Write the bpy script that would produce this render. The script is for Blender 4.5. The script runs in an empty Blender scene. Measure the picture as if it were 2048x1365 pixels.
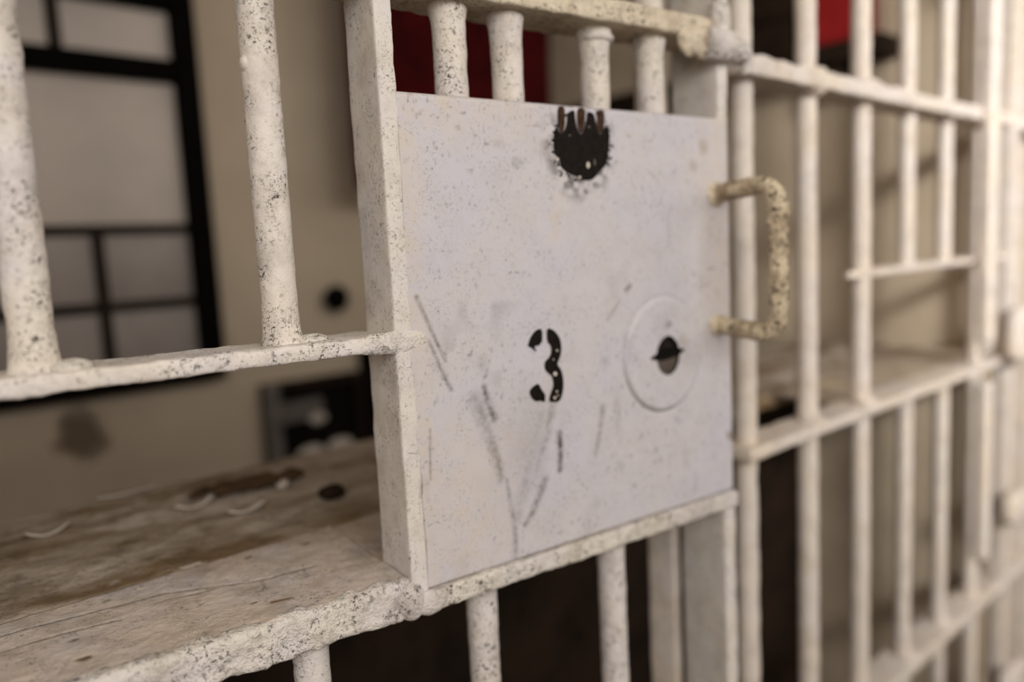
import bpy, math
import numpy as np
from mathutils import Matrix, Vector
from mathutils.geometry import tessellate_polygon

sc = bpy.context.scene
col = sc.collection

# ------------------------------------------------------------------ camera
# Photograph frame 2048 x 1365.  World: X along the cell front, Y into the cell,
# Z up, floor at z = 0, camera at (0, 0, CAMH).
CX, CY, F = 1024.0, 682.5, 1550.0
CAMH = 1.2
_d = np.array([1690 - CX, 14000 - CY, F]); _d /= np.linalg.norm(_d)   # gravity in camera axes
def _hz(px):
    x = px - CX
    v = np.array([x, -(_d[0]*x + _d[2]*F)/_d[1], F]); return v/np.linalg.norm(v)
def _frame(X):
    return np.stack([X, np.cross(-_d, X), -_d])
G = _frame(_hz(2815.0))            # cell axes
D = _frame(_hz(3245.0))            # door axes (door stands slightly ajar)
DDIST = 0.47846                    # camera to the plane of the lock plate
GD = 0.469                         # camera to the plane of the grille bars
def ray(u, v): return np.array([u - CX, v - CY, F])
O = D @ (ray(833, 1190)*DDIST/(D[1] @ ray(833, 1190)))    # lower left corner of the lock plate
def dp(u, v, off=0.0):             # pixel -> door coordinates, on the plane `off` behind the plate
    r = ray(u, v); return D @ (r*((DDIST+off)/(D[1] @ r))) - O
def gp(u, v, y):                   # pixel -> world, on the plane at depth y
    r = ray(u, v); p = G @ (r*(y/(G[1] @ r))); return p + np.array([0, 0, CAMH])
def xp(u, v, X):                   # pixel -> world on a plane X = const
    r = G @ ray(u, v); return r*X/r[0] + np.array([0, 0, CAMH])
def hp(u, v, z):                   # pixel -> world on a horizontal plane
    r = G @ ray(u, v); return r*((z-CAMH)/r[2]) + np.array([0, 0, CAMH])

cam = bpy.data.cameras.new('camera'); cob = bpy.data.objects.new('camera', cam); col.objects.link(cob)
cam.sensor_width = 36.0; cam.lens = F/2048*36.0
cam.clip_start = 0.02
R = G
m = Matrix.Identity(4)
for i in range(3):
    m[i][0] = R[i][0]; m[i][1] = -R[i][1]; m[i][2] = -R[i][2]
m[0][3] = 0; m[1][3] = 0; m[2][3] = CAMH
cob.matrix_world = m
cam.dof.use_dof = True
cam.dof.focus_distance = 0.51
cam.dof.aperture_fstop = 1.9
sc.camera = cob

# ------------------------------------------------------------------ light
w = bpy.data.worlds.new('world'); sc.world = w; w.use_nodes = True
bg = w.node_tree.nodes['Background']; bg.inputs[0].default_value = (1.0, 0.96, 0.92, 1); bg.inputs[1].default_value = 0.25
def area(name, loc, target, sx, sy, power, colr, spread=180):
    l = bpy.data.lights.new(name, 'AREA'); l.shape = 'RECTANGLE'; l.size = sx; l.size_y = sy
    l.energy = power; l.color = colr; l.spread = math.radians(spread)
    o = bpy.data.objects.new(name, l); col.objects.link(o); o.location = loc
    o.rotation_euler = (Vector(target)-Vector(loc)).to_track_quat('-Z', 'Y').to_euler()
# assumed corridor daylight: area lights added before a solid wall, no windows built
area('assumed_corridor_light', (0.2, -1.85, 1.95), (0.2, 0, 1.5), 1.8, 1.1, 35, (1.0, 0.98, 0.96))
area('assumed_corridor_light_far', (2.3, -1.85, 1.95), (2.1, 0, 1.5), 1.6, 1.1, 20, (1.0, 0.98, 0.96))
area('left_fill_light', (-1.24, -0.75, 1.75), (1.6, 0.6, 1.1), 1.2, 1.1, 22, (1.0, 0.98, 0.96))  # added fill from the left for the side faces, no window there
# added narrow beam without a real pane, brightening the far end of the grille
area('far_end_fill_light', (0.1, -1.84, 2.25), (2.0, 0.47, 1.25), 0.5, 0.4, 8, (1.0, 0.975, 0.94), 44)
sc.view_settings.view_transform = 'Standard'; sc.view_settings.look = 'None'
sc.view_settings.gamma = 1.0; sc.view_settings.use_curve_mapping = False
sc.view_settings.exposure = 0.14

# ------------------------------------------------------------------ noise
def _hash(i, j, k, seed):
    n = (i*374761393 + j*668265263 + k*2147483647 + seed*1274126177) & 0xFFFFFFFF
    n = ((n ^ (n >> 13))*1274126177) & 0xFFFFFFFF
    return ((n ^ (n >> 16)) & 0xFFFF)/32767.5 - 1.0
def vn(P, scale, seed=0):
    P = np.asarray(P, float)*scale
    I = np.floor(P).astype(np.int64); f = P - I; f = f*f*(3-2*f)
    r = 0.0
    for a in (0, 1):
        for b in (0, 1):
            for c in (0, 1):
                wgt = (f[:, 0] if a else 1-f[:, 0])*(f[:, 1] if b else 1-f[:, 1])*(f[:, 2] if c else 1-f[:, 2])
                r = r + wgt*_hash(I[:, 0]+a, I[:, 1]+b, I[:, 2]+c, seed)
    return r
def lump(P, amp, seed=0, base=90):
    return amp*(0.55*vn(P, base, seed) + 0.35*vn(P, base*2.7, seed+1) + 0.13*vn(P, base*5.5, seed+2))

# ------------------------------------------------------------------ materials
MATS = {}
def srgb(r, g, b):
    def c(x):
        x /= 255.0; return x/12.92 if x <= 0.04045 else ((x+0.055)/1.055)**2.4
    return (c(r), c(g), c(b), 1.0)
class NT:
    def __init__(s, name):
        s.m = bpy.data.materials.new(name); s.m.use_nodes = True; s.t = s.m.node_tree; s.n = s.t.nodes
        s.p = s.n['Principled BSDF']
        s.co = s.n.new('ShaderNodeTexCoord').outputs['Object']
    def link(s, a, b): s.t.links.new(a, b)
    def noise(s, scale, detail=4, rough=0.6, dist=0.0, vec=None, stretch=None):
        n = s.n.new('ShaderNodeTexNoise'); n.inputs['Scale'].default_value = scale
        n.inputs['Detail'].default_value = detail; n.inputs['Roughness'].default_value = rough
        n.inputs['Distortion'].default_value = dist
        v = vec or s.co
        if stretch:
            mp = s.n.new('ShaderNodeMapping'); mp.inputs['Scale'].default_value = stretch; s.link(v, mp.inputs[0]); v = mp.outputs[0]
        s.link(v, n.inputs['Vector']); return n.outputs['Fac']
    def ramp(s, x, a, b, lo=0.0, hi=1.0):
        n = s.n.new('ShaderNodeMapRange'); n.inputs[1].default_value = a; n.inputs[2].default_value = b
        n.inputs[3].default_value = lo; n.inputs[4].default_value = hi; s.link(x, n.inputs[0]); return n.outputs[0]
    def math(s, op, a, b=None):
        n = s.n.new('ShaderNodeMath'); n.operation = op
        for i, v in enumerate((a, b)):
            if v is None: continue
            if isinstance(v, (int, float)): n.inputs[i].default_value = v
            else: s.link(v, n.inputs[i])
        return n.outputs[0]
    def mix(s, f, a, b):
        n = s.n.new('ShaderNodeMix'); n.data_type = 'RGBA'
        if isinstance(f, (int, float)): n.inputs[0].default_value = f
        else: s.link(f, n.inputs[0])
        for k, v in ((6, a), (7, b)):
            if isinstance(v, tuple): n.inputs[k].default_value = v
            else: s.link(v, n.inputs[k])
        return n.outputs[2]
    def bump(s, h, strength, dist):
        n = s.n.new('ShaderNodeBump'); n.inputs['Strength'].default_value = strength; n.inputs['Distance'].default_value = dist
        s.link(h, n.inputs['Height']); s.link(n.outputs[0], s.p.inputs['Normal'])
    def attr(s, name):
        n = s.n.new('ShaderNodeAttribute'); n.attribute_name = name
        sep = s.n.new('ShaderNodeSeparateColor'); s.link(n.outputs['Color'], sep.inputs[0]); return sep.outputs
    def done(s, colr, rough=0.6, spec=0.22):
        if isinstance(colr, tuple): s.p.inputs['Base Color'].default_value = colr
        else: s.link(colr, s.p.inputs['Base Color'])
        s.p.inputs['Roughness'].default_value = rough
        s.p.inputs['Specular IOR Level'].default_value = spec
        MATS[s.m.name] = s.m; return s.m

CREAM = srgb(229, 219, 206); LILAC = srgb(228, 220, 217); GRIME = srgb(150, 132, 110); DARK = srgb(62, 52, 44)
def paint(name, a=CREAM, b=LILAC, speck=0.5, grime=0.5, bumpd=0.0006, rough=0.55, fine=1.0, masked=False, grimecol=GRIME, rust=0.3, wide=False):
    t = NT(name)
    c = t.mix(t.ramp(t.noise(14, 3), 0.4, 0.62), a, b)
    g = t.ramp(t.noise(38, 6, 0.65), 0.47, 0.78)
    c = t.mix(t.math('MULTIPLY', g, grime), c, grimecol)
    # brown seep in scattered spots
    r = t.math('MULTIPLY', t.ramp(t.noise(21, 5, 0.7), 0.62, 0.72), rust)
    c = t.mix(r, c, srgb(140, 104, 66))
    # clustered black specks
    clus = t.ramp(t.noise(45, 4, 0.6), 0.38, 0.60) if not wide else t.ramp(t.noise(45, 4, 0.6), 0.1, 0.4)
    n1 = t.ramp(t.noise(330*fine, 4, 0.75, 0.3), 0.56, 0.63)
    n2 = t.ramp(t.noise(800*fine, 2, 0.6), 0.60, 0.67)
    sp = t.math('MULTIPLY', t.math('MULTIPLY', t.math('MAXIMUM', n1, t.math('MULTIPLY', n2, 0.7)), clus), speck)
    c = t.mix(sp, c, DARK)
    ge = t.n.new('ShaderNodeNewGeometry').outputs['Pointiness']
    wear = t.math('MULTIPLY', t.ramp(ge, 0.55, 0.63), t.ramp(t.noise(170, 5, 0.7), 0.50, 0.62, 0, 0.75))
    c = t.mix(wear, c, srgb(92, 72, 52))
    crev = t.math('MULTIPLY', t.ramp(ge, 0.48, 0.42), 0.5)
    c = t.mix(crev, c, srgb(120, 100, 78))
    if masked:
        at = t.attr('mask')
        c = t.mix(t.math('MULTIPLY', at[1], t.ramp(t.noise(70, 5), 0.35, 0.7, 0, .6)), c, srgb(214, 197, 172))
        c = t.mix(at[2], c, srgb(128, 98, 62))
        brk = t.ramp(t.noise(260, 4, 0.7), 0.15, 0.55)
        c = t.mix(t.math('MULTIPLY', at[0], brk), c, srgb(62, 50, 42))
    h = t.math('ADD', t.noise(160, 5, 0.6), t.math('MULTIPLY', t.noise(620, 3, 0.6), 0.35))
    h = t.math('SUBTRACT', h, t.math('MULTIPLY', sp, 0.35))
    t.bump(h, 0.8, bumpd)
    return t.done(c, rough)
P_BAR = paint('paint_bar', speck=1.0, grime=0.5, bumpd=0.0013, grimecol=srgb(158, 144, 128))
P_STILE = paint('paint_stile', a=srgb(224, 216, 205), b=srgb(220, 213, 209), speck=0.7, grime=0.45)
P_PLATE = paint('paint_plate', a=srgb(206, 200, 201), b=srgb(203, 199, 206), speck=0.5, grime=0.14, bumpd=0.0005, masked=True, rust=0.05)
P_SHELF = paint('paint_shelf', a=srgb(222, 206, 190), b=srgb(214, 202, 196), speck=0.6, grime=0.55, bumpd=0.0012, masked=True, rust=0.2)
P_CRUST = paint('paint_crust', a=srgb(233, 225, 212), speck=1.0, grime=0.5, bumpd=0.0045, rust=0.12, fine=0.8)
P_DIRTY = paint('paint_dirty', a=srgb(206, 188, 160), b=srgb(190, 176, 158), speck=0.9, grime=0.95, bumpd=0.002, grimecol=srgb(104, 84, 60), rust=0.7, fine=0.6)
P_HANDLE = paint('paint_handle', a=srgb(226, 212, 188), b=srgb(214, 200, 178), speck=1.0, grime=0.8, bumpd=0.002, grimecol=srgb(128, 100, 68), rust=0.9, fine=0.6)
P_GRIP = paint('paint_grip', a=srgb(222, 206, 176), b=srgb(206, 188, 160), speck=1.0, grime=1.0, bumpd=0.003, grimecol=srgb(112, 84, 54), rust=1.0, fine=0.42, wide=True)
P_FAR = paint('paint_grille', a=srgb(228, 214, 198), b=srgb(226, 216, 208), speck=0.4, grime=0.4, bumpd=0.001, rust=0.2)

def simple(name, rgb, rough=0.7, var=0.25, scale=20, bumpd=0.001, metal=0.0, rgb2=None, spec=0.12):
    t = NT(name); a = srgb(*rgb); b = srgb(*(rgb2 or tuple(x*(1-var) for x in rgb)))
    c = t.mix(t.ramp(t.noise(scale, 5, 0.6), 0.35, 0.65), a, b)
    if bumpd: t.bump(t.noise(scale*6, 4), 0.6, bumpd)
    t.p.inputs['Metallic'].default_value = metal
    return t.done(c, rough, spec)
M_BLACK = simple('black_stencil_paint', (20, 16, 13), 0.6, 0.4, 300, 0.0002, rgb2=(34, 29, 25), spec=0.06)
M_RUST = simple('rust_brown', (80, 58, 40), 0.8, 0.5, 220, 0.0006, rgb2=(46, 30, 22))
M_LOCK = simple('dark_lock_metal', (58, 52, 47), 0.4, 0.4, 120, 0.0002, metal=0.3)
M_LOCKG = simple('grey_lock_metal', (104, 94, 86), 0.5, 0.2, 120, 0.0002, metal=0.2)
M_PLASTER = simple('wall_plaster', (190, 173, 151), 0.85, 0.14, 5.0, 0.002, rgb2=(172, 156, 134))
M_FLOOR = simple('floor_concrete', (70, 54, 42), 0.85, 0.4, 6, 0.003, rgb2=(48, 36, 28))
M_CEIL = simple('ceiling_plaster', (190, 178, 160), 0.9, 0.1, 3, 0.002)
M_CORR = simple('corridor_plaster', (222, 212, 198), 0.9, 0.06, 3, 0.002)
M_FRAME = simple('window_black_iron', (15, 11, 8), 0.7, 0.3, 40, 0.001, spec=0.04)
M_MULL = simple('window_brown_glazing_bar', (58, 46, 37), 0.6, 0.3, 40, 0.001)
M_PANE = simple('frosted_pane', (226, 212, 199), 0.35, 0.1, 5, 0.0003, rgb2=(212, 200, 190))
M_PANED = simple('grey_lower_pane', (186, 174, 166), 0.35, 0.12, 5, 0.0003)  # greyer than the upper panes
M_RED = simple('dark_red_cloth', (80, 12, 14), 0.9, 0.35, 14, 0.004)
M_REDP = simple('red_enamel', (150, 36, 36), 0.45, 0.1, 14, 0.0004)
M_WOOD = simple('dark_brown_wood', (48, 35, 25), 0.75, 0.4, 12, 0.001)
M_DIRT = simple('brown_dirt', (92, 70, 48), 0.9, 0.4, 40, 0.003)
M_PALE = simple('pale_flaked_paint', (226, 214, 200), 0.7, 0.12, 90, 0.0006)
M_GREYBOX = simple('grey_box_metal', (120, 112, 106), 0.6, 0.2, 30, 0.001)
M_DARKV = simple('dark_cavity', (22, 17, 13), 0.9, 0.3, 30, 0.001)

# ------------------------------------------------------------------ mesh helpers
def link(name, me, mat, parent=None, kind=None, smooth=True):
    o = bpy.data.objects.new(name, me); col.objects.link(o)
    if mat: me.materials.append(mat)
    if smooth and len(me.polygons): me.polygons.foreach_set('use_smooth', [True]*len(me.polygons))
    if parent: o.parent = parent
    if kind: o['kind'] = kind
    return o
def mesh(name, V, Fc):
    me = bpy.data.meshes.new(name); me.from_pydata([tuple(v) for v in np.asarray(V).tolist()], [], Fc); me.update(); return me
def empty(name, loc, rz, label, cat, group=None):
    o = bpy.data.objects.new(name, None); col.objects.link(o); o.location = loc; o.rotation_euler = (0, 0, rz); o.empty_display_size = 0.05
    return tag(o, label, cat, group)
def tag(o, label, cat, group=None):
    o['label'] = label; o['category'] = cat
    if group: o['group'] = group
    return o

def rbox_mesh(lo, hi, cell=0.004, r=0.0015, amp=0.0003, seed=0, base=90, maxn=260):
    """rounded, slightly lumpy box: six grids wrapped on a rounded box"""
    lo = np.array(lo, float); hi = np.array(hi, float); size = hi-lo
    r = min(r, 0.45*size.min())
    cells = cell if isinstance(cell, (tuple, list)) else (cell,)*3
    ax = []
    for i in range(3):
        n = int(min(maxn, max(1, round((size[i]-2*r)/cells[i]))))
        ax.append(np.concatenate([[lo[i]+0.0, lo[i]+r*0.4], np.linspace(lo[i]+r, hi[i]-r, n+1), [hi[i]-r*0.4, hi[i]]]))
    key = {}; V = []; Fc = []
    def vid(i, j, k):
        t = (i, j, k)
        if t not in key: key[t] = len(V); V.append((ax[0][i], ax[1][j], ax[2][k]))
        return key[t]
    n = [len(a)-1 for a in ax]
    for d in range(3):
        e, f = (d+1) % 3, (d+2) % 3
        for side in (0, n[d]):
            for i in range(n[e]):
                for j in range(n[f]):
                    q = []
                    for (a, b) in ((i, j), (i+1, j), (i+1, j+1), (i, j+1)):
                        t = [0, 0, 0]; t[d] = side; t[e] = a; t[f] = b; q.append(vid(*t))
                    Fc.append(q if side else q[::-1])
    V = np.array(V); C = np.clip(V, lo+r, hi-r); N = V-C; L = np.linalg.norm(N, axis=1); L[L == 0] = 1
    N = N/L[:, None]
    V = C+N*r
    if amp: V = V+N*lump(V, amp, seed, base)[:, None]
    return mesh('rbox', V, Fc)
def rbox(name, lo, hi, mat, parent=None, kind=None, **k):
    return link(name, rbox_mesh(lo, hi, **k), mat, parent, kind)

def tube_mesh(path, rad, segs=20, step=0.004, amp=0.0004, seed=0, base=90, caps=True, ends=None):
    """lumpy tube along a polyline; rad is a number or f(s) with s the distance along it"""
    path = np.array(path, float); seg = np.linalg.norm(np.diff(path, axis=0), axis=1); S = np.concatenate([[0], np.cumsum(seg)])
    n = max(2, int(S[-1]/step)); s = np.linspace(0, S[-1], n+1)
    C = np.stack([np.interp(s, S, path[:, i]) for i in range(3)], 1)
    T = np.gradient(C, axis=0); T /= np.linalg.norm(T, axis=1)[:, None]
    ref = np.array([0, 1.0, 0]) if abs(T[0][1]) < 0.9 else np.array([1.0, 0, 0])
    U = ref-T*(T @ ref)[:, None]; U /= np.linalg.norm(U, axis=1)[:, None]; W = np.cross(T, U)
    a = np.linspace(0, 2*np.pi, segs, endpoint=False)
    dirs = U[:, None, :]*np.cos(a)[None, :, None]+W[:, None, :]*np.sin(a)[None, :, None]
    rr = np.array([rad(x) for x in s]) if callable(rad) else np.full(n+1, float(rad))
    P = (C[:, None, :]+dirs*rr[:, None, None]).reshape(-1, 3); N = dirs.reshape(-1, 3)
    if amp: P = P+N*lump(P, amp, seed, base)[:, None]
    Fc = []
    for i in range(n):
        for j in range(segs):
            k = (j+1) % segs
            Fc.append([i*segs+j, i*segs+k, (i+1)*segs+k, (i+1)*segs+j])
    P = np.vstack([P, C[0], C[-1]])
    if caps:
        for j in range(segs):
            k = (j+1) % segs; Fc.append([len(P)-2, k, j]); Fc.append([len(P)-1, n*segs+j, n*segs+k])
    return mesh('tube', P, Fc)
def tube(name, path, rad, mat, parent=None, kind=None, **k):
    return link(name, tube_mesh(path, rad, **k), mat, parent, kind)

def blob(name, c, r, mat, parent=None, amp=0.0008, seed=0, base=110, n=22, rot=None, power=1.0):
    th = np.linspace(0, np.pi, n+1); ph = np.linspace(0, 2*np.pi, 2*n, endpoint=False)
    Dd = np.array([(math.sin(t)*math.cos(p), math.sin(t)*math.sin(p), math.cos(t)) for t in th for p in ph])
    S = np.sign(Dd)*np.abs(Dd)**power
    P = S*np.array(r); P = P+Dd*lump(P+np.array(c), amp, seed, base)[:, None]
    if rot is not None: P = P @ np.array(rot).T
    P = P+np.array(c)
    Fc = []
    k = 2*n
    for i in range(n):
        for j in range(k):
            Fc.append([i*k+j, (i+1)*k+j, (i+1)*k+(j+1) % k, i*k+(j+1) % k])
    return link(name, mesh(name, P, Fc), mat, parent)

def chaikin(p, it=1):
    p = np.array(p, float)
    for _ in range(it):
        q = np.roll(p, -1, axis=0); p = np.stack([0.75*p+0.25*q, 0.25*p+0.75*q], 1).reshape(-1, p.shape[1])
    return p
def slab(polys, y0, y1):
    """polygons in door (x, z) turned into one thin solid between y0 (back) and y1 (front)"""
    V = []; Fc = []
    for pl in polys:
        n = len(pl); b = len(V)
        V += [(x, y1, z) for x, z in pl]+[(x, y0, z) for x, z in pl]
        for t in tessellate_polygon([[Vector((x, z, 0)) for x, z in pl]]): Fc.append([b+i for i in t])
        for i in range(n): Fc.append([b+i, b+(i+1) % n, b+n+(i+1) % n, b+n+i])
    return mesh('slab', V, Fc)

# ------------------------------------------------------------------ setting
Z = CAMH
def plain(name, lo, hi, mat, kind='structure', parent=None, r=0.004, cell=0.25, amp=0.0):
    return rbox(name, lo, hi, mat, parent, kind, cell=cell, r=r, amp=amp)
FLX0, FLX1, YB = -1.3, 3.3, 1.75
plain('floor', (FLX0-.1, -2.0, -0.12), (FLX1+.1, YB+.1, 0.0), M_FLOOR)
plain('ceiling', (FLX0-.1, -2.0, 2.55), (FLX1+.1, YB+.1, 2.65), M_CEIL)
plain('wall_corridor', (FLX0-.1, -2.0, 0.0), (FLX1+.1, -1.9, 2.55), M_CORR)
plain('wall_left', (FLX0-.1, -1.9, 0.0), (FLX0, YB, 2.55), M_CORR)
plain('wall_right', (FLX1, -1.9, 0.0), (FLX1+.1, YB, 2.55), M_CORR)
plain('wall_partition', (1.60, 0.52, 0.0), (1.70, YB, 2.55), M_PLASTER)

# back wall: plaster with a brown stain of its own shape
t = NT('back_wall_plaster')
c = t.mix(t.ramp(t.noise(2.2, 4), 0.35, 0.65), srgb(212, 194, 170), srgb(194, 176, 153))
st = gp(165, 870, YB)
mp = t.n.new('ShaderNodeMapping'); mp.inputs['Location'].default_value = tuple(-st); t.link(t.co, mp.inputs[0])
m2 = t.n.new('ShaderNodeMapping'); m2.inputs['Scale'].default_value = (1/0.062, 0.01, 1/0.075); t.link(mp.outputs[0], m2.inputs[0])
ln = t.n.new('ShaderNodeVectorMath'); ln.operation = 'LENGTH'; t.link(m2.outputs[0], ln.inputs[0])
dist = t.math('ADD', ln.outputs['Value'], t.math('MULTIPLY', t.noise(26, 4), 1.1))
c = t.mix(t.ramp(dist, 1.5, 1.05, 0.0, 0.8), c, srgb(86, 66, 42))
t.bump(t.noise(14, 4), 0.6, 0.002)
M_BACK = t.done(c, 0.85)
plain('wall_back', (FLX0, YB, 0.0), (FLX1, YB+.1, 2.55), M_BACK)

# window in the back wall, black iron frame with thin glazing bars
win = empty('window_1', (0.27, YB, 0.0), 0, 'tall black iron framed window with dull frosted panes in the back wall', 'window')
del win['category']; win['kind'] = 'structure'
def wpart(name, x0, x1, z0, z1, y0, y1, mat):
    return rbox(name, (x0-.27, y0-YB, Z+z0), (x1-.27, y1-YB, Z+z1), mat, win, cell=0.1, r=0.004, amp=0)
WX0, WX1, WZ0, WZ1 = -0.11, 0.636, -0.248, 0.86
for (x0, x1) in ((WX0, WX0+.045), (WX1-.045, WX1)): wpart('window_frame', x0, x1, WZ0, WZ1, YB-.05, YB, M_FRAME)
wpart('window_frame', WX0+.045, WX1-.045, WZ1-.045, WZ1, YB-.05, YB, M_FRAME)
wpart('window_frame', WX0+.045, WX1-.045, WZ0, WZ0+.045, YB-.05, YB, M_FRAME)
for z in (0.387, 0.532): wpart('transom', WX0+.045, WX1-.045, z, z+.042, YB-.05, YB, M_FRAME)
GX0, GX1 = WX0+.045, WX1-.045
for z in (0.083, -0.074): wpart('glazing_bar', GX0, GX1, z-.010, z+.010, YB-.026, YB-.001, M_MULL)
rows = [(0.429, 0.532, [0.15, 0.375], M_PANE), (0.093, 0.387, [0.15], M_PANE), (-0.064, 0.073, [0.15, 0.411], M_PANED),
        (WZ0+.045, -0.084, [0.15, 0.411], M_PANED), (0.574, WZ1-.045, [0.15, 0.375], M_PANE)]
for (z0, z1, xs, mt) in rows:
    for x in xs: wpart('glazing_bar', x-.011, x+.011, z0, z1, YB-.026, YB-.001, M_MULL)
    e = [GX0]+[q for x in xs for q in (x-.011, x+.011)]+[GX1]
    for i in range(0, len(e), 2): wpart('pane', e[i], e[i+1], z0, z1, YB-.014, YB-.001, mt)

# front pier left of the door and masonry above
plain('wall_pier', (FLX0, 0.44, 0.0), (-0.235, 0.56, 2.55), M_CORR)

# ------------------------------------------------------------------ the door with the lock plate
AJAR = -math.acos(float(D[0] @ G[0]))
o3 = G @ (D.T @ O)
ZO = Z+o3[2]                                     # height of the plate's lower edge above the floor
door = empty('cell_door', (o3[0], o3[1], 0.0), AJAR, 'cream painted barred cell door, slightly ajar, its lock plate stencilled 3', 'door')
def dbox(name, lo, hi, mat, parent=door, **k):
    lo = (lo[0], lo[1], lo[2]+ZO); hi = (hi[0], hi[1], hi[2]+ZO); return rbox(name, lo, hi, mat, parent, **k)
def bar_rad(r, ends, flare=0.0026, fl=0.008):
    def fn(s):
        x = r
        for e in ends: x += flare*math.exp(-(abs(s-e)/fl)**1.3)
        return x
    return fn
def dbar(x, z0, z1, r=0.0117, mat=P_BAR, fine=False, seed=0, flares=(), parent=door, yy=0.025, x1=None):
    p = [(x, yy, z0+ZO), (x if x1 is None else x1, yy, z1+ZO)]
    return tube('bar', p, bar_rad(r, [f-z0 for f in flares]), mat, parent, segs=36 if fine else 24, step=0.0016 if fine else 0.004,
                amp=0.0009, seed=seed, base=75)
RT0, RT1 = 0.420, 0.439          # upper rail
R10, R11 = 0.176, 0.1875         # rail over the tray slot
TOPZ = 2.05-ZO; BOTZ = 0.07-ZO
# left box stile, left of the lock plate
dbox('stile', (-.003, 0.0, -.004), (.0105, .047, RT0+.35), P_STILE, cell=0.0028, r=0.002, amp=0.0009, seed=3, base=70)
# slot rail, left
dbox('rail', (-.475, .001, R10), (-.002, .048, R11), P_BAR, cell=(0.0025, 0.004, 0.0025), r=0.003, amp=0.0013, seed=5, base=80)
# upper rail with crusty underside
dbox('rail', (-.475, .001, RT0), (.352, .052, RT1), P_HANDLE, cell=0.004, r=0.003, amp=0.0016, seed=7, base=80)
# bottom rail under the box, flush lip
dbox('rail', (-.002, -.0025, -.0165), (.352, .050, -.0005), P_CRUST, cell=(0.0025, 0.005, 0.0025), r=0.003, amp=0.0013, seed=9, base=90)
dbox('rail', (-.475, .002, TOPZ-.02), (.352, .05, TOPZ), P_FAR, cell=0.03, amp=0)
dbox('rail', (-.475, .002, BOTZ), (.352, .05, BOTZ+.02), P_FAR, cell=0.03, amp=0)
dbox('rail', (-.475, .002, -.41), (.352, .05, -.395), P_FAR, cell=0.01, amp=.0008)
# hinge stile far left, lock stile right
dbox('stile', (-.490, .0, BOTZ), (-.476, .05, TOPZ), P_FAR, cell=0.02, amp=0)
dbox('stile', (.336, .0012, BOTZ+.02), (.3515, .058, -.017), P_STILE, cell=(0.004, 0.006, 0.006), r=0.002, amp=0.0012, seed=11, base=60)
dbox('stile', (.3365, .0012, .3475), (.350, .058, TOPZ-.02), P_STILE, cell=(0.004, 0.006, 0.006), r=0.002, amp=0.0014, seed=12, base=60)
# bars
for i, x in enumerate((-.0725, -.2125, -.3525)):
    dbar(x, R11-.003, TOPZ-.02, fine=(i < 2), seed=20+i, flares=(R11-.001,), x1=x-.0005)
for i, (x, x1) in enumerate(((.0690, .0675), (.1200, .1185), (.2095, .2105), (.2745, .2745))):
    dbar(x, .345, TOPZ-.02, r=.0122, seed=30+i, x1=x1, flares=(RT0-.002,))
for i, x in enumerate((-.0715, .0695, .2085, -.2125, -.3525)):
    dbar(x, BOTZ+.02, -.012, r=.0122, seed=40+i, flares=(-.016,))
# white lip collars where the bars meet rails
def weld(c, r, seed, parent=door, mat=P_CRUST, amp=.0012):
    return blob('weld', (c[0], c[1], c[2]+ZO), r, mat, parent, amp=amp, seed=seed)
weld((-.0545, .020, R11+.0005), (.011, .012, .0045), 61)
for (u, v, q) in ((481, 126, 1), (555, 121, 2)):
    w_ = dp(u, v, .022); blob('paint_drip', (w_[0]+(.0022 if q == 1 else -.0022), .022, w_[2]+ZO), (.0026, .004, .0048), P_BAR, door, amp=.0006, seed=q, n=10)
weld((-.196, .018, R11+.0005), (.012, .012, .005), 62)
weld((.002, .0015, R10+.006), (.021, .0032, .0085), 63)
weld((-.012, .004, R10+.006), (.020, .0045, .0075), 66)
weld((-.004, .0015, -.004), (.011, .008, .015), 64)
weld((.0105, -.001, -.0085), (.014, .005, .009), 69)
weld((.2105, .022, RT0-.008), (.0150, .013, .006), 65)
# tray shelf: crusty front lip and a sheet that runs back into the cell
dbox('shelf_lip', (-.475, -.001, -.016), (-.001, .014, .0125), P_CRUST, cell=0.0021, r=0.005, amp=0.0034, seed=13, base=85)
def cell_y(x, y):        # door-local -> world y
    return o3[1]+math.sin(AJAR)*x+math.cos(AJAR)*y
def shelf_grid(x0, x1, y0f, y1f, z, step, seed, amp=.0011):
    nx = int((x1-x0)/step); ny = int(0.14/step)
    xs = np.linspace(x0, x1, nx+1)
    V = []
    for x in xs:
        ya, yb = y0f(x), y1f(x)
        for tt in np.linspace(0, 1, ny+1): V.append((x, ya+(yb-ya)*tt, z+ZO))
    V = np.array(V); V[:, 2] += lump(V, amp, seed, 60)
    nv = len(V); B = V.copy(); B[:, 2] -= .005
    Fc = []
    for i in range(nx):
        for j in range(ny):
            a = i*(ny+1)+j; Fc.append([a, a+ny+1, a+ny+2, a+1]); Fc.append([nv+a, nv+a+1, nv+a+ny+2, nv+a+ny+1])
    for i in range(nx):
        for j in (0, ny):
            a = i*(ny+1)+j; b = a+ny+1; Fc.append([a, b, nv+b, nv+a] if j else [b, a, nv+a, nv+b])
    for j in range(ny):
        for i in (0, nx):
            a = i*(ny+1)+j; Fc.append([a, a+1, nv+a+1, nv+a] if i == 0 else [a+1, a, nv+a, nv+a+1])
    return np.vstack([V, B]), Fc
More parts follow.
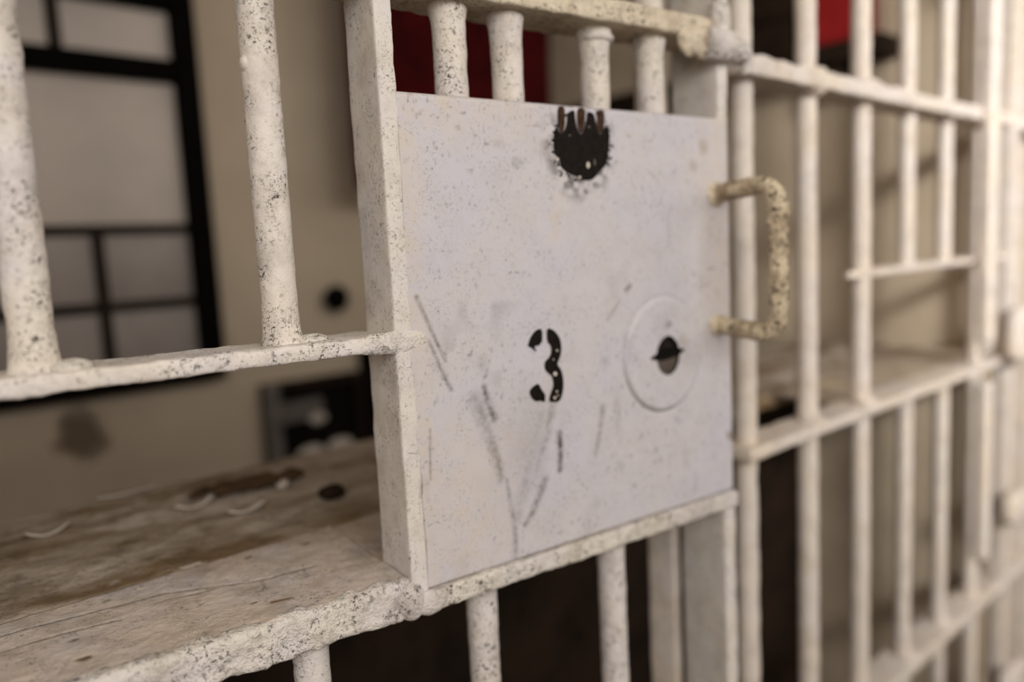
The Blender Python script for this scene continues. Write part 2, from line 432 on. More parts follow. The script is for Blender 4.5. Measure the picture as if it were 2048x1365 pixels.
def seg_mask(P, pts, w0, w1=None, soft=0.6):
    """distance mask of a polyline; P (N,2), widths in metres"""
    out = np.zeros(len(P)); w1 = w0 if w1 is None else w1
    n = len(pts)-1
    for i in range(n):
        a = np.array(pts[i]); b = np.array(pts[i+1]); d = b-a; L2 = max(d @ d, 1e-12)
        tt = np.clip(((P-a) @ d)/L2, 0, 1); q = np.linalg.norm(P-(a+tt[:, None]*d), axis=1)
        wd = w0+(w1-w0)*(i+tt)/n
        out = np.maximum(out, np.clip((wd*(1+soft)-q)/(wd*2*soft), 0, 1))
    return out
def set_mask(me, R_, G_, B_):
    a = me.color_attributes.new('mask', 'FLOAT_COLOR', 'POINT')
    d = np.ones((len(R_), 4)); d[:, 0] = R_; d[:, 1] = G_; d[:, 2] = B_
    a.data.foreach_set('color', d.astype(np.float32).ravel())
yback = lambda x: (0.597-o3[1]-math.sin(AJAR)*x)/math.cos(AJAR)
SHZ = .0122
V, Fc = shelf_grid(-.475, -.0035, lambda x: .004, yback, SHZ, .0016, 15)
Wd = np.c_[o3[0]+math.cos(AJAR)*V[:, 0]-math.sin(AJAR)*V[:, 1], o3[1]+math.sin(AJAR)*V[:, 0]+math.cos(AJAR)*V[:, 1]]
def sp(*pts): return [tuple(hp(u, v, ZO+SHZ)[:2]) for u, v in pts]
Rm = np.zeros(len(V)); Bm = np.zeros(len(V)); Gm = np.clip(1-V[:, 1]/.03, 0, 1)*.6
for pts, wd, s in ((((0, 1274), (140, 1237), (330, 1187), (530, 1160), (632, 1132)), .0009, .85),
                   (((0, 1306), (120, 1270), (240, 1240)), .0009, .8), (((330, 1200), (370, 1192), (430, 1178)), .0013, .5),
                   (((520, 1160), (530, 1172), (525, 1180)), .0008, .6), (((605, 1130), (610, 1148)), .0008, .5),
                   (((120, 1348), (140, 1315)), .0008, .3)):
    q = seg_mask(Wd, sp(*pts), wd); V[:len(V), 2] -= 0.0006*q; Rm = np.maximum(Rm, s*q)
for (u, v, wd) in ((145, 1283, .002), (210, 1205, .0018), (494, 1117, .0022), (609, 1089, .003), (505, 1208, .0015), (390, 1188, .0012), (170, 1320, .0025)):
    q = seg_mask(Wd, sp((u, v), (u+6, v-2)), wd); Rm = np.maximum(Rm, .8*q)
for (a, b) in (((545, 1205), (578, 1199)), ((157, 1321), (176, 1315)), ((612, 1241), (628, 1233)), ((590, 1247), (600, 1243)), ((348, 1318), (376, 1311)), ((305, 1334), (322, 1329))):
    q = seg_mask(Wd, sp(a, b), .0017); Bm = np.maximum(Bm, q)
P3 = np.c_[Wd, np.zeros(len(V))]
Rm = np.maximum(Rm, .5*np.clip(vn(P3, 60, 5)*1.4-.5, 0, 1)*np.clip(vn(P3, 11, 6)*2+.5, 0, 1))
Bm = np.maximum(Bm, .38*np.clip((V[:, 1]-.098)/.05, 0, 1)*np.clip(vn(P3, 26, 8)+.8, 0, 1))
me = mesh('tray_shelf', V, Fc); set_mask(me, Rm, Gm, Bm); link('tray_shelf', me, P_SHELF, door)
V, Fc = shelf_grid(-.0035, .11, lambda x: .050, yback, SHZ-.0008, .003, 16)
me = mesh('tray_shelf_end', V, Fc); set_mask(me, np.zeros(len(V)), np.zeros(len(V)), np.full(len(V), .3)); link('tray_shelf_end', me, P_SHELF, door)

# ---- lock plate: fine grid with real relief, wear and painted rim shade kept as a mask
PX0, PX1, PZ0, PZ1 = .0075, .3495, -.0005, .3515
ST = .0009
nx = int((PX1-PX0)/ST); nz = int((PZ1-PZ0)/ST)
X, Zg = np.meshgrid(np.linspace(PX0, PX1, nx+1), np.linspace(PZ0, PZ1, nz+1), indexing='ij')
P = np.c_[X.ravel(), Zg.ravel()]
def dq(*pts): return [tuple(dp(u, v)[[0, 2]]) for u, v in pts]
Y = np.zeros(len(P)); P3 = np.c_[P[:, 0], np.zeros(len(P)), P[:, 1]]
Y -= lump(P3, .00025, 31, 60)
edge = np.minimum.reduce([PX1-P[:, 0], P[:, 1]-PZ0, PZ1-P[:, 1], P[:, 0]-PX0+.004])
Y += .004*np.clip(1-edge/.0035, 0, 1)**2
# escutcheon disc
DC = np.array([.2565, .1435]); DR = np.array([.0475, .0505])
rd = np.linalg.norm((P-DC)/DR, axis=1)
Y -= .0022*np.clip((1.0-rd)/.05, 0, 1); Y += .0008*np.exp(-((rd-1.02)/.025)**2)
crack = dq((791, 200), (793, 240), (797, 300), (803, 400), (807, 490), (808, 538), (812, 584), (818, 652), (820, 683), (814, 728), (826, 759), (831, 843), (831, 881), (838, 925), (845, 976), (842, 1000), (851, 1079), (853, 1120), (855, 1182))
qc = seg_mask(P, crack, .0008); Y += .0014*qc
Rm = 1.0*qc*np.clip(.8+vn(P3, 90, 3)*.4, 0, 1); Bm = .5*seg_mask(P, dq((820, 675), (821, 690)), .002)
def streak(pts, wd, s, w2=None, soft=.8):
    global Rm
    Rm = np.maximum(Rm, min(1, 1.35*s)*seg_mask(P, dq(*pts), wd*1.15, None if w2 is None else w2*1.15, soft)*np.clip(.85+.4*vn(P3, 300, 9), 0, 1))
streak([(833, 595), (846, 625), (860, 655), (890, 721)], .0014, .55, .0010)
streak([(858, 683), (880, 735), (902, 780)], .0012, .5)
streak([(967, 774), (978, 810), (989, 838)], .0018, .6, .0026)
streak([(952, 800), (975, 860), (1000, 945)], .005, .33, .003)
streak([(985, 880), (997, 925), (1003, 960)], .0026, .4)
streak([(1119, 868), (1121, 905), (1120, 940)], .0022, .85, .0020)
streak([(1104, 816), (1092, 880), (1073, 942)], .0035, .36, .0016)
streak([(1087, 830), (1060, 920), (1035, 1040)], .006, .22, .003)
streak([(1090, 960), (1066, 1025), (1050, 1050)], .0032, .45, .0016)
streak([(1027, 1020), (1031, 1070), (1031, 1118)], .0018, .4)
streak([(1013, 960), (1022, 1010), (1028, 1060)], .0016, .35)
streak([(1206, 816), (1200, 860), (1191, 911)], .0028, .38, .0012)
streak([(1260, 572), (1252, 580)], .0018, .5)
streak([(1240, 600), (1214, 641)], .0010, .3)
streak([(860, 860), (861, 960)], .0008, .4)
streak([(1040, 1000), (1075, 940)], .006, .16)
blur = np.exp(-(((P-np.array(dq((1070, 890))[0]))/np.array([.035, .04]))**2).sum(1))
Rm = np.maximum(Rm, .22*blur*np.clip(vn(P3, 45, 17)+.5, 0, 1))
# shade painted along the disc's lower rim, haze below numeral, specks
Rm = np.maximum(Rm, .42*np.exp(-((rd-1.0)/.03)**2)*np.clip((DC[1]-P[:, 1])/.04+.35, 0, 1))
Rm = np.maximum(Rm, .5*seg_mask(P, dq((1335, 648), (1330, 652)), .003))
spk = np.clip(vn(P3, 330, 41)*3-2.0, 0, 1)*np.clip(vn(P3, 24, 42)*1.4+.45, 0, 1)
Rm = np.maximum(Rm, .55*spk)
blot = np.clip(vn(P3, 75, 45)*2-1.0, 0, 1)*np.clip(vn(P3, 16, 46)*1.5+.2, 0, 1); Rm = np.maximum(Rm, .25*blot)
# soot haze around the black patch
hz = np.array(dq((1160, 290))[0]); hq = np.linalg.norm((P-hz)/np.array([.037, .043]), axis=1)
Rm = np.maximum(Rm, .8*np.clip((1.12-hq)*3, 0, 1)*np.clip(vn(P3, 190, 51)*1.5+.45, 0, 1))
# cream edges
Gm = np.clip(1-(PZ1-P[:, 1])/.04, 0, 1)*np.clip((.2-P[:, 0])/.1, 0, 1)
Gm = np.maximum(Gm, np.clip((P[:, 0]-.300)/.03, 0, 1)*np.clip((P[:, 1]-.12)/.08, 0, 1))
Gm = np.maximum(Gm, np.clip((.028-P[:, 0])/.012, 0, 1))
Gm = np.maximum(Gm, .8*np.exp(-(((P-np.array((.05, .05)))/np.array([.05, .06]))**2).sum(1)))
Gm = np.maximum(Gm, seg_mask(P, dq((1118, 400), (1105, 470)), .005))
# rusty seam at the lower edge and right edge
seam = np.clip(1-(P[:, 1]-PZ0)/.0030, 0, 1); Bm = np.maximum(Bm, .9*seam*np.clip(vn(P3, 60, 61)*1.2+.45, 0, 1))
Bm = np.maximum(Bm, .5*np.clip(1-(PX1-P[:, 0])/.006, 0, 1)*np.clip(vn(P3, 40, 62)+.3, 0, 1))
for (u, v, wd, s) in ((912, 1178, .003, .9), (1458, 870, .003, .7), (1455, 995, .0025, .9), (1405, 290, .005, .35), (1385, 330, .004, .3), (1360, 680, .006, .2)):
    Bm = np.maximum(Bm, s*seg_mask(P, dq((u, v), (u+3, v+5)), wd))
# keyhole outline: round hole with a lens shaped slit across
KC = np.array(dq((1333, 711))[0]); KR = .0155
def keyhole_r(a):
    return KR
def inhole(p):
    d = p-KC; rr = np.linalg.norm(d/np.array([.0150, .0180]), axis=1)
    sl = (np.abs(d[:, 0]) < .0245) & (np.abs(d[:, 1]-.001-d[:, 0]*.06) < .0052*np.clip(1-(np.abs(d[:, 0])/.0245)**2.2, 0, 1))
    return (rr < 1) | sl
hole = inhole(P).reshape(nx+1, nz+1)
V = np.c_[P[:, 0], Y, P[:, 1]+ZO]
Fc = []
idx = np.arange(len(P)).reshape(nx+1, nz+1)
h4 = hole[:-1, :-1] & hole[1:, :-1] & hole[1:, 1:] & hole[:-1, 1:]
ii, jj = np.nonzero(~h4)
Fc = np.stack([idx[ii, jj], idx[ii+1, jj], idx[ii+1, jj+1], idx[ii, jj+1]], 1).tolist()
# turned-back rim so that the plate has thickness
rim = list(idx[:, 0])+list(idx[-1, 1:])+list(idx[-2::-1, -1])+list(idx[0, -2:0:-1])
nb = len(V); back = V[rim].copy(); back[:, 1] = .0065; V = np.vstack([V, back]); n = len(rim)
for i in range(n): Fc.append([int(rim[i]), int(nb+i), int(nb+(i+1) % n), int(rim[(i+1) % n])])
me = mesh('lock_plate', V, Fc)
pad = np.zeros(n); set_mask(me, np.r_[Rm, pad], np.r_[Gm, pad+.5], np.r_[Bm, pad])
plate = link('lock_plate', me, P_PLATE, door); plate['label'] = 'off-white steel lock plate with scuffs'
dbox('box_back', (.011, .047, .002), (.336, .051, .348), P_STILE, cell=.02, amp=0)
# keyhole: dark cup behind the opening, hinged cover over the upper half
a = np.linspace(0, 2*np.pi, 40, endpoint=False)
ring = [(KC[0]+.0162*math.cos(q), KC[1]+.0190*math.sin(q)) for q in a]
V = [(x, -.0016, z+ZO) for x, z in ring]+[(x, .016, z+ZO) for x, z in ring]+[(KC[0], .016, KC[1]+ZO)]
Fc = [[i, (i+1) % 40, 40+(i+1) % 40, 40+i] for i in range(40)]+[[40+i, 40+(i+1) % 40, 80] for i in range(40)]
khole = link('keyhole', mesh('keyhole', V, Fc), M_LOCK, plate); khole['label'] = 'dark keyhole with a horizontal slit'
half = [(KC[0]+.0147*math.cos(q), KC[1]+.0175*math.sin(q)) for q in np.linspace(math.pi*1.05, math.pi*1.95, 20)]
link('lock_cover', slab([[(x, z+ZO) for x, z in half]], .004, .0010), M_LOCKG, plate, smooth=False)
up = [(KC[0]+.002+.0125*math.cos(q), KC[1]+.001+.0158*math.sin(q)) for q in np.linspace(math.pi*.05, math.pi*.97, 20)]
link('lock_cover', slab([[(x, z+ZO) for x, z in up]], .009, .004), M_LOCK, plate, smooth=False)
sl = [(KC[0]+s*.0240, KC[1]+.001+s*.0015+.0050*(1-abs(s)**2.2)) for s in np.linspace(-1, 1, 21)]+[(KC[0]+s*.0240, KC[1]+.001+s*.0015-.0050*(1-abs(s)**2.2)) for s in np.linspace(1, -1, 21)[1:-1]]
link('key_slit', slab([[(x, z+ZO) for x, z in sl]], .0030, .0002), M_DARKV, plate, smooth=False)

# numeral and black patch (flat paint), traced on the plate
def z4(L): return [(980+a/4.452, 580+b/4.452) for a, b in L]
def z3(L): return [(1040+a/6.204, 180+b/6.204) for a, b in L]
def poly(L, it=1): return [(x, z+ZO) for x, z in chaikin(dq(*L), it)]
three = [z4([(460, 346), (420, 352), (385, 382), (355, 430), (342, 478), (335, 502), (365, 515), (414, 552), (405, 533), (390, 510), (410, 495), (440, 495), (445, 475), (463, 460)]),
         z4([(503, 342), (548, 348), (592, 388), (622, 440), (632, 500), (630, 560), (616, 612), (592, 662), (626, 702), (647, 770), (652, 850), (642, 930), (622, 980), (600, 1000), (523, 1000), (530, 950), (545, 900), (562, 860), (560, 810), (545, 765), (515, 742), (490, 717), (483, 675), (489, 638), (520, 608), (540, 575), (545, 530), (535, 490), (506, 464)]),
         z4([(432, 836), (445, 870), (470, 910), (488, 930), (488, 1004), (440, 985), (415, 997), (380, 977), (356, 937), (350, 905), (368, 875), (400, 848)])]
num = link('stencil_numeral', slab([poly(q, 1) for q in three], 0.001, -.0007), M_BLACK, plate, smooth=False); num['label'] = 'black stencilled numeral 3'
def disc(u, v, ru, rv, n=12):
    return [(u+ru*math.cos(q), v+rv*math.sin(q)) for q in np.linspace(0, 2*np.pi, n, endpoint=False)]
for (a_, b_, r_) in ((592, 540, 8), (575, 748, 16), (590, 905, 8), (572, 960, 11), (600, 940, 6), (560, 620, 5)):
    q = z4(disc(a_, b_, r_, r_*1.2))
    link('paint_chip', slab([poly(q, 0)], -.0005, -.0009), P_PLATE if False else M_PALE, plate, smooth=False)
patch = z3([(440, 455), (470, 500), (515, 560), (560, 480), (580, 400), (583, 290), (640, 253), (672, 258), (682, 380), (702, 470), (755, 575), (800, 470), (820, 380), (826, 290), (860, 268), (912, 300), (932, 380), (952, 470), (995, 575), (1038, 470), (1072, 438), (1100, 500), (1108, 600), (1098, 750), (1075, 850), (1052, 950), (1000, 990), (950, 1060), (900, 1112), (830, 1128), (740, 1112), (700, 1072), (620, 1052), (560, 1012), (492, 942), (500, 900), (470, 840), (425, 790), (412, 700), (418, 560)])
polys = [poly(patch, 1)]
rng = np.random.RandomState(4)
for k in range(150):      # dry-brush specks around the patch
    th = rng.uniform(math.pi*.55, math.pi*2.2); rr = .97+abs(rng.normal(0, .08))
    u, v = 1163+55*rr*math.cos(th), 288+73*rr*math.sin(th)
    if not (1085 < u < 1235 and 225 < v < 385): continue
    s = rng.uniform(.5, 2.4)
    polys.append(poly(disc(u, v, s, s*rng.uniform(.8, 1.8), 7), 0))
pk = link('black_patch', slab(polys, .001, -.0006), M_BLACK, plate, smooth=False); pk['label'] = 'black paint patch with ragged edges'
for q in ([(462, 205), (547, 205), (552, 380), (537, 500), (515, 556), (488, 490), (466, 400)], [(708, 225), (797, 220), (802, 380), (780, 480), (755, 548), (718, 470), (704, 390)], [(953, 255), (1032, 250), (1042, 380), (1030, 480), (1000, 562), (963, 480), (949, 380)]):
    o = link('rust_notch', slab([poly(z3(q), 1)], .0018, -.0008), M_RUST, plate, smooth=False)
    o['label'] = 'brown rusty notch'
for (a_, b_, r_, s_) in ((838, 935, 20, 40), (733, 1085, 16, 16), (920, 900, 9, 40), (460, 865, 16, 22), (850, 460, 14, 12), (610, 565, 10, 9)):
    link('paint_chip', slab([poly(z3(disc(a_, b_, r_, s_)), 0)], -.0004, -.0009), M_GREYBOX if r_ < 15 else M_PALE, plate, smooth=False)

# pull handle: bent rod standing off the plate, badly corroded grip
hb = dp(1428, 385); ht = dp(1432, 655)
PR = -.066
hx = .330
pts = []
z1, z0 = hb[2]-.002, ht[2]+.002
for q in np.linspace(0, 1, 6): pts.append((hx, .004+(PR+.018-.004)*q, z1+.004*q))
for q in np.linspace(0, math.pi/2, 7)[1:]: pts.append((hx, PR+.018-.018*math.sin(q), z1+.004-.018*(1-math.cos(q))))
for q in np.linspace(0, math.pi/2, 7)[0:]: pts.append((hx, PR+.018-.018*math.cos(q), z0+.014-.018*math.sin(q)))
for q in np.linspace(0, 1, 6)[1:]: pts.append((hx, PR+.018+(.004-PR-.018)*q, z0-.004+.004*q))
hl = tube('handle', [(a_, b_, c_+ZO) for a_, b_, c_ in pts], 0.0079, P_GRIP, door, segs=26, step=.0014, amp=.0032, seed=71, base=150)
hl['label'] = 'bent rod pull handle, flaking and rusty'
weld((hx, .000, z1), (.013, .005, .011), 72, mat=P_HANDLE); weld((hx, .000, z0), (.013, .005, .010), 73, mat=P_HANDLE)

# latch bracket at the end of the upper rail
c0 = dp(1418, 85, -.003); c1 = dp(1492, 108, -.003); c2 = dp(1493, 150, -.003)
br = tube('latch_bracket', [(c0[0], .002, c0[2]+ZO), ((c0[0]+c1[0])/2, -.004, (c0[2]+c1[2])/2+.001+ZO), (c1[0]-.003, -.003, c1[2]+ZO)],
          lambda s: .0150-.004*(s/.04)**2, P_CRUST, door, segs=26, step=.0015, amp=.0035, seed=75, base=80)
tube('latch_hook', [(c1[0]-.002, -.003, c1[2]+.004+ZO), (c2[0], -.003, c2[2]+ZO)], .0052, P_CRUST, br, segs=16, step=.002, amp=.001, seed=76)
# crust of paint where rail and stile meet
weld((.318, .004, .4165), (.030, .008, .0150), 77, mat=P_HANDLE, amp=.004)
weld((.338, -.002, .4400), (.010, .008, .020), 78, amp=.003)

# ------------------------------------------------------------------ fixed grille to the right of the door
gr = empty('barred_grille', (1.15, .469, 0.0), 0, 'cream painted fixed grille of round bars right of the door, with tray slot', 'grille')
def gl(p): return (p[0]-1.15, p[1]-.469, p[2])
def gbox(name, lo, hi, mat=P_FAR, parent=gr, **k): return rbox(name, gl((lo[0], lo[1], lo[2]+Z)), gl((hi[0], hi[1], hi[2]+Z)), mat, parent, **k)
GX = (.7415, .8775, 1.018, 1.159, 1.297, 1.437)
GT0, GT1, GS0, GS1, GL0, GL1, GB0, GB1 = .166, .186, -.057, -.047, -.237, -.2235, -.655, -.637
XR = 1.655
TOP = .88; BOT = -1.13
def grail(z0, z1, x0=.712, x1=1.695, seed=0, amp=.0016): return gbox('rail', (x0, .444, z0), (x1, .494, z1), cell=(.006, .008, .006), r=.003, amp=amp, seed=seed, base=50)
grail(GT0, GT1, seed=81, amp=.003); grail(GL0, GL1, seed=82); grail(GB0, GB1, seed=83)
gbox('rail', (1.022, .452, GS0), (1.60, .486, GS1), cell=(.006, .008, .006), r=.003, amp=.001, seed=84, base=50)
grail(TOP, TOP+.02, seed=85); grail(BOT, BOT+.02, seed=86)
def gbar(x, z0, z1, r=.0112, y=.469, seed=0, amp=.0012, mat=P_FAR): return tube('bar', [gl((x, y, z0+Z)), gl((x, y, z1+Z))], r, mat, gr, segs=20, step=.006, amp=amp, seed=seed, base=45)
for i, x in enumerate(GX):
    zz = BOT+.02
    # through-bars in three stretches; bars over the slot stop at the slot rail
    if i in (3, 4):
        gbar(x, GS1-.003, TOP, seed=90+i); gbar(x, zz, GL0+.003, seed=100+i)
    else:
        gbar(x, GL1-.003, TOP, seed=90+i, r=.0122); gbar(x, zz, GL0+.003, seed=100+i, r=.0122)
for i, (x, z) in enumerate(((.8775, GT1), (1.018, GT1), (.8775, GT0), (1.018, GL1), (.8775, GL1), (1.159, GB1), (1.297, GB1))):
    blob('weld', gl((x, .462, z+Z)), (.017, .017, .008), P_FAR, gr, amp=.003, seed=110+i, base=60, n=12)
# tray shelf sheet behind the slot
gbox('tray_shelf', (1.022, .494, GL1-.008), (1.598, .598, GL1-.002), mat=P_DIRTY, cell=.008, amp=.001, seed=87)
# end of the slot rail standing proud beside the bar
blob('weld', gl((.985, .462, GS0+.004+Z)), (.020, .010, .007), P_FAR, gr, amp=.002, seed=88, n=12)
# strike jamb behind the lock stile
def d2w(x, y): return (o3[0]+math.cos(AJAR)*x-math.sin(AJAR)*y, o3[1]+math.sin(AJAR)*x+math.cos(AJAR)*y)
jx, jy = d2w(.338, .085)
gbox('jamb', (jx-.006, jy-.016, BOT), (jx+.006, jy+.018, TOP), cell=(.006, .008, .02), r=.002, amp=.001, seed=89)
# end stile, post and hinge of the next door
gbox('post', (1.520, .436, BOT), (1.534, .464, TOP), cell=.02, r=.005, amp=.0008)
tube('drop_bolt', [gl((1.387, .436, TOP+Z-.1)), gl((1.387, .436, Z-.190)), gl((1.387, .436, Z-.203))], lambda s: .0135 if s < .99*(TOP+.09) else .008, P_FAR, gr, segs=20, step=.008, amp=.0006)
tube('drop_bolt', [gl((1.387, .436, Z-.250)), gl((1.387, .436, Z-.535)), gl((1.387, .436, Z-.548))], .0125, P_FAR, gr, segs=20, step=.008, amp=.0006)
nd = empty('next_door', (1.66, .47, 0.0), 0, 'edge of another cream barred door at the far right of the photo', 'door')
def nbox(name, lo, hi, **k): return rbox(name, (lo[0]-1.66, lo[1]-.47, lo[2]+Z), (hi[0]-1.66, hi[1]-.47, hi[2]+Z), P_FAR, nd, **k)
for (z0, z1) in ((-.235, -.135), (-.52, -.462), (-.85, -.785), (.45, .54)):
    blob('hinge', gl((1.530, .427, (z0+z1)/2+Z)), (.050, .016, (z1-z0)/2), P_FAR, gr, amp=.003, seed=120, base=50, n=14, power=.6)
nbox('stile', (1.705, .45, BOT), (1.72, .49, TOP), cell=.03, amp=0)
for z0, z1 in ((GT0, GT1), (GL0, GL1), (GB0, GB1), (TOP, TOP+.02), (BOT, BOT+.02)): nbox('rail', (1.72, .446, z0), (2.45, .494, z1), cell=.03, amp=0)
for i in range(5): tube('bar', [(1.82+.14*i-1.66, 0, Z+BOT+.02), (1.82+.14*i-1.66, 0, Z+TOP)], .012, P_FAR, nd, segs=16, step=.05, amp=0)

# ------------------------------------------------------------------ inside the cell
BZ = ZO+SHZ-.0012
t = NT('bench_dirty_paint')
c = t.mix(t.ramp(t.noise(9, 5, 0.65, 0.4, stretch=(0.5, 1.6, 1)), 0.40, 0.60), srgb(196, 182, 166), srgb(128, 106, 78))
c = t.mix(t.ramp(t.noise(30, 6, 0.7), 0.52, 0.70, 0, .8), c, srgb(84, 66, 46))
c = t.mix(t.ramp(t.noise(300, 3, 0.7), 0.58, 0.68, 0, .6), c, srgb(66, 54, 44))
c = t.mix(t.ramp(t.noise(16, 5, 0.7, stretch=(1, 2, 1)), 0.60, 0.66, 0, .7), c, srgb(206, 196, 184))
t.bump(t.noise(60, 6, 0.7), 0.9, 0.004)
M_BENCH = t.done(c, 0.75)
bench = empty('wall_bench', (.5, .72, 0.0), 0, 'dirty cream painted steel ledge running along the cell behind the tray shelves', 'bench')
def bb(name, lo, hi, mat, **k): return rbox(name, (lo[0]-.5, lo[1]-.72, lo[2]), (hi[0]-.5, hi[1]-.72, hi[2]), mat, bench, **k)
bb('top', (-.6, .601, BZ-.020), (1.598, .858, BZ), M_BENCH, cell=.006, r=.004, amp=.0028, seed=131, base=40, maxn=360)
bb('shade_panel', (-.6, .835, 0.0), (1.598, .852, BZ-.022), M_WOOD, cell=.03, r=.003, amp=.001)  # added dark sheet, its colour stands in for shade under the ledge
for x in (-.55, .20): bb('leg', (x, .80, 0), (x+.03, .83, BZ-.022), M_WOOD, cell=.05, amp=0)

# paint flakes and debris lying on the ledge
def flake(u, v, L, curl, rz, label, mat=M_PALE, wdt=.012):
    p = hp(u, v, BZ+.003)
    n = 10; V = []; Fc = []
    for i in range(n+1):
        s = (i/n-.5)
        for j in (-1, 0, 1):
            V.append((s*L, j*wdt*.5*(1-1.6*s*s), curl*(4*s*s)+.002*abs(j)))
    V = np.array(V); nv = len(V); V = np.vstack([V, V-np.array([0, 0, .0012])])
    for i in range(n):
        for j in (0, 1):
            a = i*3+j; Fc.append([a, a+3, a+4, a+1]); Fc.append([nv+a, nv+a+1, nv+a+4, nv+a+3])
        a = i*3; Fc.append([a+3, a, nv+a, nv+a+3]); a = i*3+2; Fc.append([a, a+3, nv+a+3, nv+a])
    Fc += [[0, 1, nv+1, nv], [1, 2, nv+2, nv+1], [n*3+1, n*3, nv+n*3, nv+n*3+1], [n*3+2, n*3+1, nv+n*3+1, nv+n*3+2]]
    o = link('paint_flake', mesh('flake', V, Fc), mat, None); o.location = (p[0], p[1], BZ+.0022); o.rotation_euler = (0, 0, rz)
    return tag(o, label, 'flake', 'paint flakes on the ledge')
flake(95, 1068, .034, .006, .15, 'pale curled paint flake nearest the left edge on the dirty ledge')
flake(390, 1012, .040, .006, .25, 'pale curled paint flake in the middle of the dirty ledge')
flake(495, 1020, .040, .005, .30, 'long pale paint flake right of the middle one on the ledge')
flake(255, 985, .060, .002, .1, 'flat pale paint sliver along the back edge of the ledge')
flake(565, 975, .016, .006, .8, 'small pale paint chip near the dark lump on the ledge', wdt=.010)
pd = hp(664, 985, BZ+.006)
tag(blob('debris_lump', (pd[0], pd[1], BZ+.0075), (.012, .010, .007), M_WOOD, amp=.005, seed=140, base=70, n=12), 'dark brown lump of debris on the ledge beside the lock box', 'debris')
for (u, v, r_) in ((545, 962, .020), (470, 975, .024)):
    pd = hp(u, v, BZ+.004)
    tag(blob('dirt_clod', (pd[0], pd[1], BZ+.006), (r_*1.9, r_*.7, .006), M_DIRT, amp=.009, seed=int(u), base=55, n=20), 'brown dirt clod at the back of the ledge, %s' % ('right one of two' if u == 545 else 'left one of two'), 'dirt', 'dirt clods on the ledge')

# black knob on the back wall
k = gp(670, 597, YB-.02)
kn = empty('round_fixture', (k[0], YB, k[2]), 0, 'small round black fixture on the beige back wall left of the lock box', 'fixture')
link('base_plate', tube_mesh([(0, -.012, 0), (0, -.0005, 0)], .020, segs=24, step=.006, amp=0), M_FRAME, kn)
blob('grip', (0, -.028, 0), (.033, .018, .033), M_FRAME, kn, amp=.001, n=12)

# broken wall box
b0 = gp(515, 770, YB); b1 = gp(722, 930, YB)
bx0, bx1, bz0, bz1 = b0[0], b1[0], b1[2], b0[2]
wb = empty('wall_box', ((bx0+bx1)/2, YB, bz0), 0, 'open grey metal box with broken fittings on the back wall', 'box')
def wbx(name, x0, x1, z0, z1, y0, y1, mat, parent=wb): return rbox(name, (x0-(bx1-bx0)/2, -y1, z0), (x1-(bx1-bx0)/2, -y0, z1), mat, parent, cell=.03, r=.003, amp=.0006)
BW, BH = bx1-bx0, bz1-bz0
wbx('back_plate', 0, BW, 0, BH, .001, .008, M_DARKV)
wbx('frame', 0, .034, 0, BH, .008, .045, M_GREYBOX); wbx('frame', BW-.016, BW, 0, BH, .008, .045, M_WOOD)
wbx('frame', .034, BW-.016, BH-.020, BH, .008, .045, M_WOOD); wbx('frame', .034, BW-.016, 0, .030, .008, .050, M_PLASTER)
wbx('shelf', .036, .15, BH*.60, BH*.80, .008, .028, M_GREYBOX)
for (fx, fz, r_) in ((.42, .25, .030), (.74, .27, .028), (.52, .60, .018)):
    blob('fitting', (BW*fx-BW/2, -.026, BH*fz), (r_*1.3, .016, r_*.8), M_PALE, wb, amp=.004, seed=int(fx*100), base=40, n=12)
tag(plain('dark_duct', (bx1+.012, YB-.06, bz0+.06), (bx1+.10, YB-.001, bz1+.07), M_DARKV, kind=None), 'narrow dark duct on the back wall beside the lock box', 'duct')
tag(plain('grey_ledge_block', (bx1-.03, YB-.10, bz0-.11), (bx1+.16, YB-.001, bz0-.03), M_GREYBOX, kind=None), 'grey block below the broken wall box', 'block')

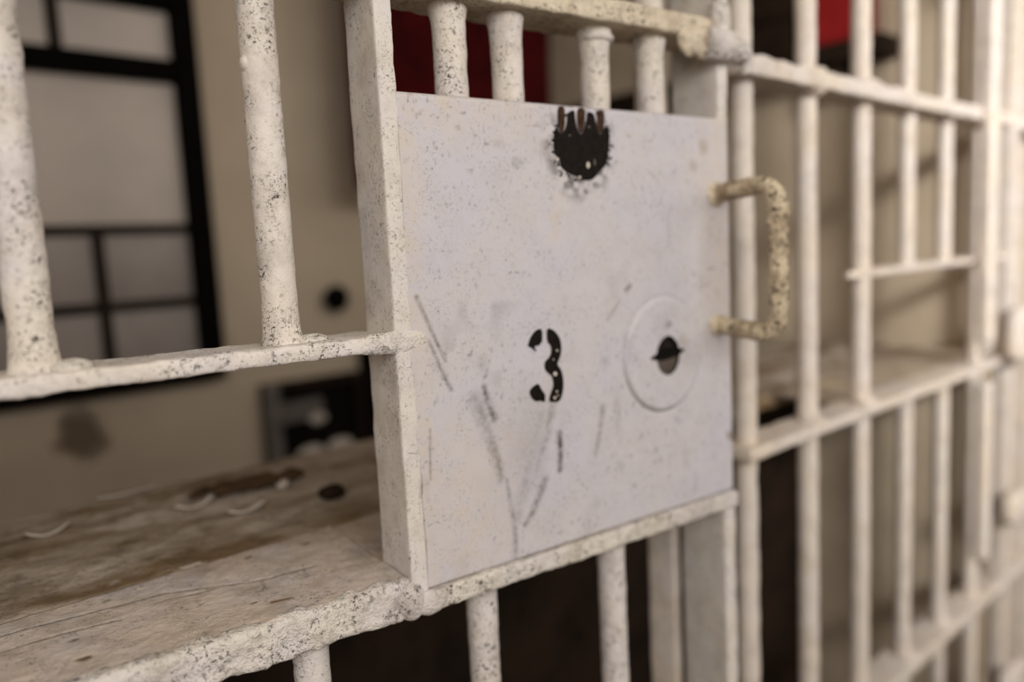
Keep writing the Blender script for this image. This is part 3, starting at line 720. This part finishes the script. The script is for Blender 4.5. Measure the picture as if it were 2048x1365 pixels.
# dark red cloth on the back wall, seen through the upper opening of the door
def cloth():
    nx_, nz_ = 70, 40; x0, x1 = .93, 1.548; z0, z1 = Z+.16, Z+.86
    V = []; Fc = []
    for i in range(nx_+1):
        for j in range(nz_+1):
            x = x0+(x1-x0)*i/nx_; z = z0+(z1-z0)*j/nz_
            y = 1.58-.016*math.sin(x*38+.8*math.sin(z*5))-.006*math.sin(x*90)
            V.append((x, y, z))
    nv = len(V); V = V+[(a_, b_+.004, c_) for a_, b_, c_ in V]
    k_ = nz_+1
    for i in range(nx_):
        for j in range(nz_):
            a_ = i*k_+j; Fc.append([a_, a_+k_, a_+k_+1, a_+1]); Fc.append([nv+a_, nv+a_+1, nv+a_+k_+1, nv+a_+k_])
    for i in range(nx_):
        for j in (0, nz_):
            a_ = i*k_+j; Fc.append([a_, a_+k_, nv+a_+k_, nv+a_])
    for j in range(nz_):
        for i in (0, nx_):
            a_ = i*k_+j; Fc.append([a_, a_+1, nv+a_+1, nv+a_])
    return mesh('cloth', V, Fc)
rc = empty('red_blanket', (0, 0, 0), 0, 'dark red blanket hanging in the cell behind the upper opening of the door', 'blanket')
link('blanket', cloth(), M_RED, rc)
tube('hanging_rod', [(.90, 1.582, Z+.865), (1.599, 1.582, Z+.865)], .010, M_FRAME, rc, segs=16, step=.05, amp=0)

# dark wooden shelf along the partition with a red tin box
sh = empty('partition_shelf', (1.6, 1.0, 0), 0, 'dark brown wooden shelf along the partition wall behind the grille', 'shelf')
rbox('board', (-.085, -.34, Z+.335), (-.001, .60, Z+.372), M_WOOD, sh, cell=.05, r=.003, amp=.0006)
for y in (-.25, .15, .5): rbox('bracket', (-.070, y, Z+.285), (-.001, y+.02, Z+.334), M_WOOD, sh, cell=.05, r=.003, amp=0)
rb = empty('red_box', (1.56, .765, Z+.373), 0, 'red enamel box standing on the dark shelf behind the grille bars', 'box')
rbox('body', (-.035, -.062, 0), (.038, .062, .20), M_REDP, rb, cell=.03, r=.004, amp=.0003)
rbox('lid', (-.037, -.064, .201), (.0385, .064, .225), M_REDP, rb, cell=.03, r=.004, amp=.0003)
wbm = empty('wooden_crate', (1.555, .935, Z+.373), 0, 'dark wooden crate on the shelf left of the red box', 'crate')
for i in range(3): rbox('plank', (-.028, -.085, .075*i), (.036, .095, .075*i+.071), M_WOOD, wbm, cell=.05, r=.003, amp=.0005)
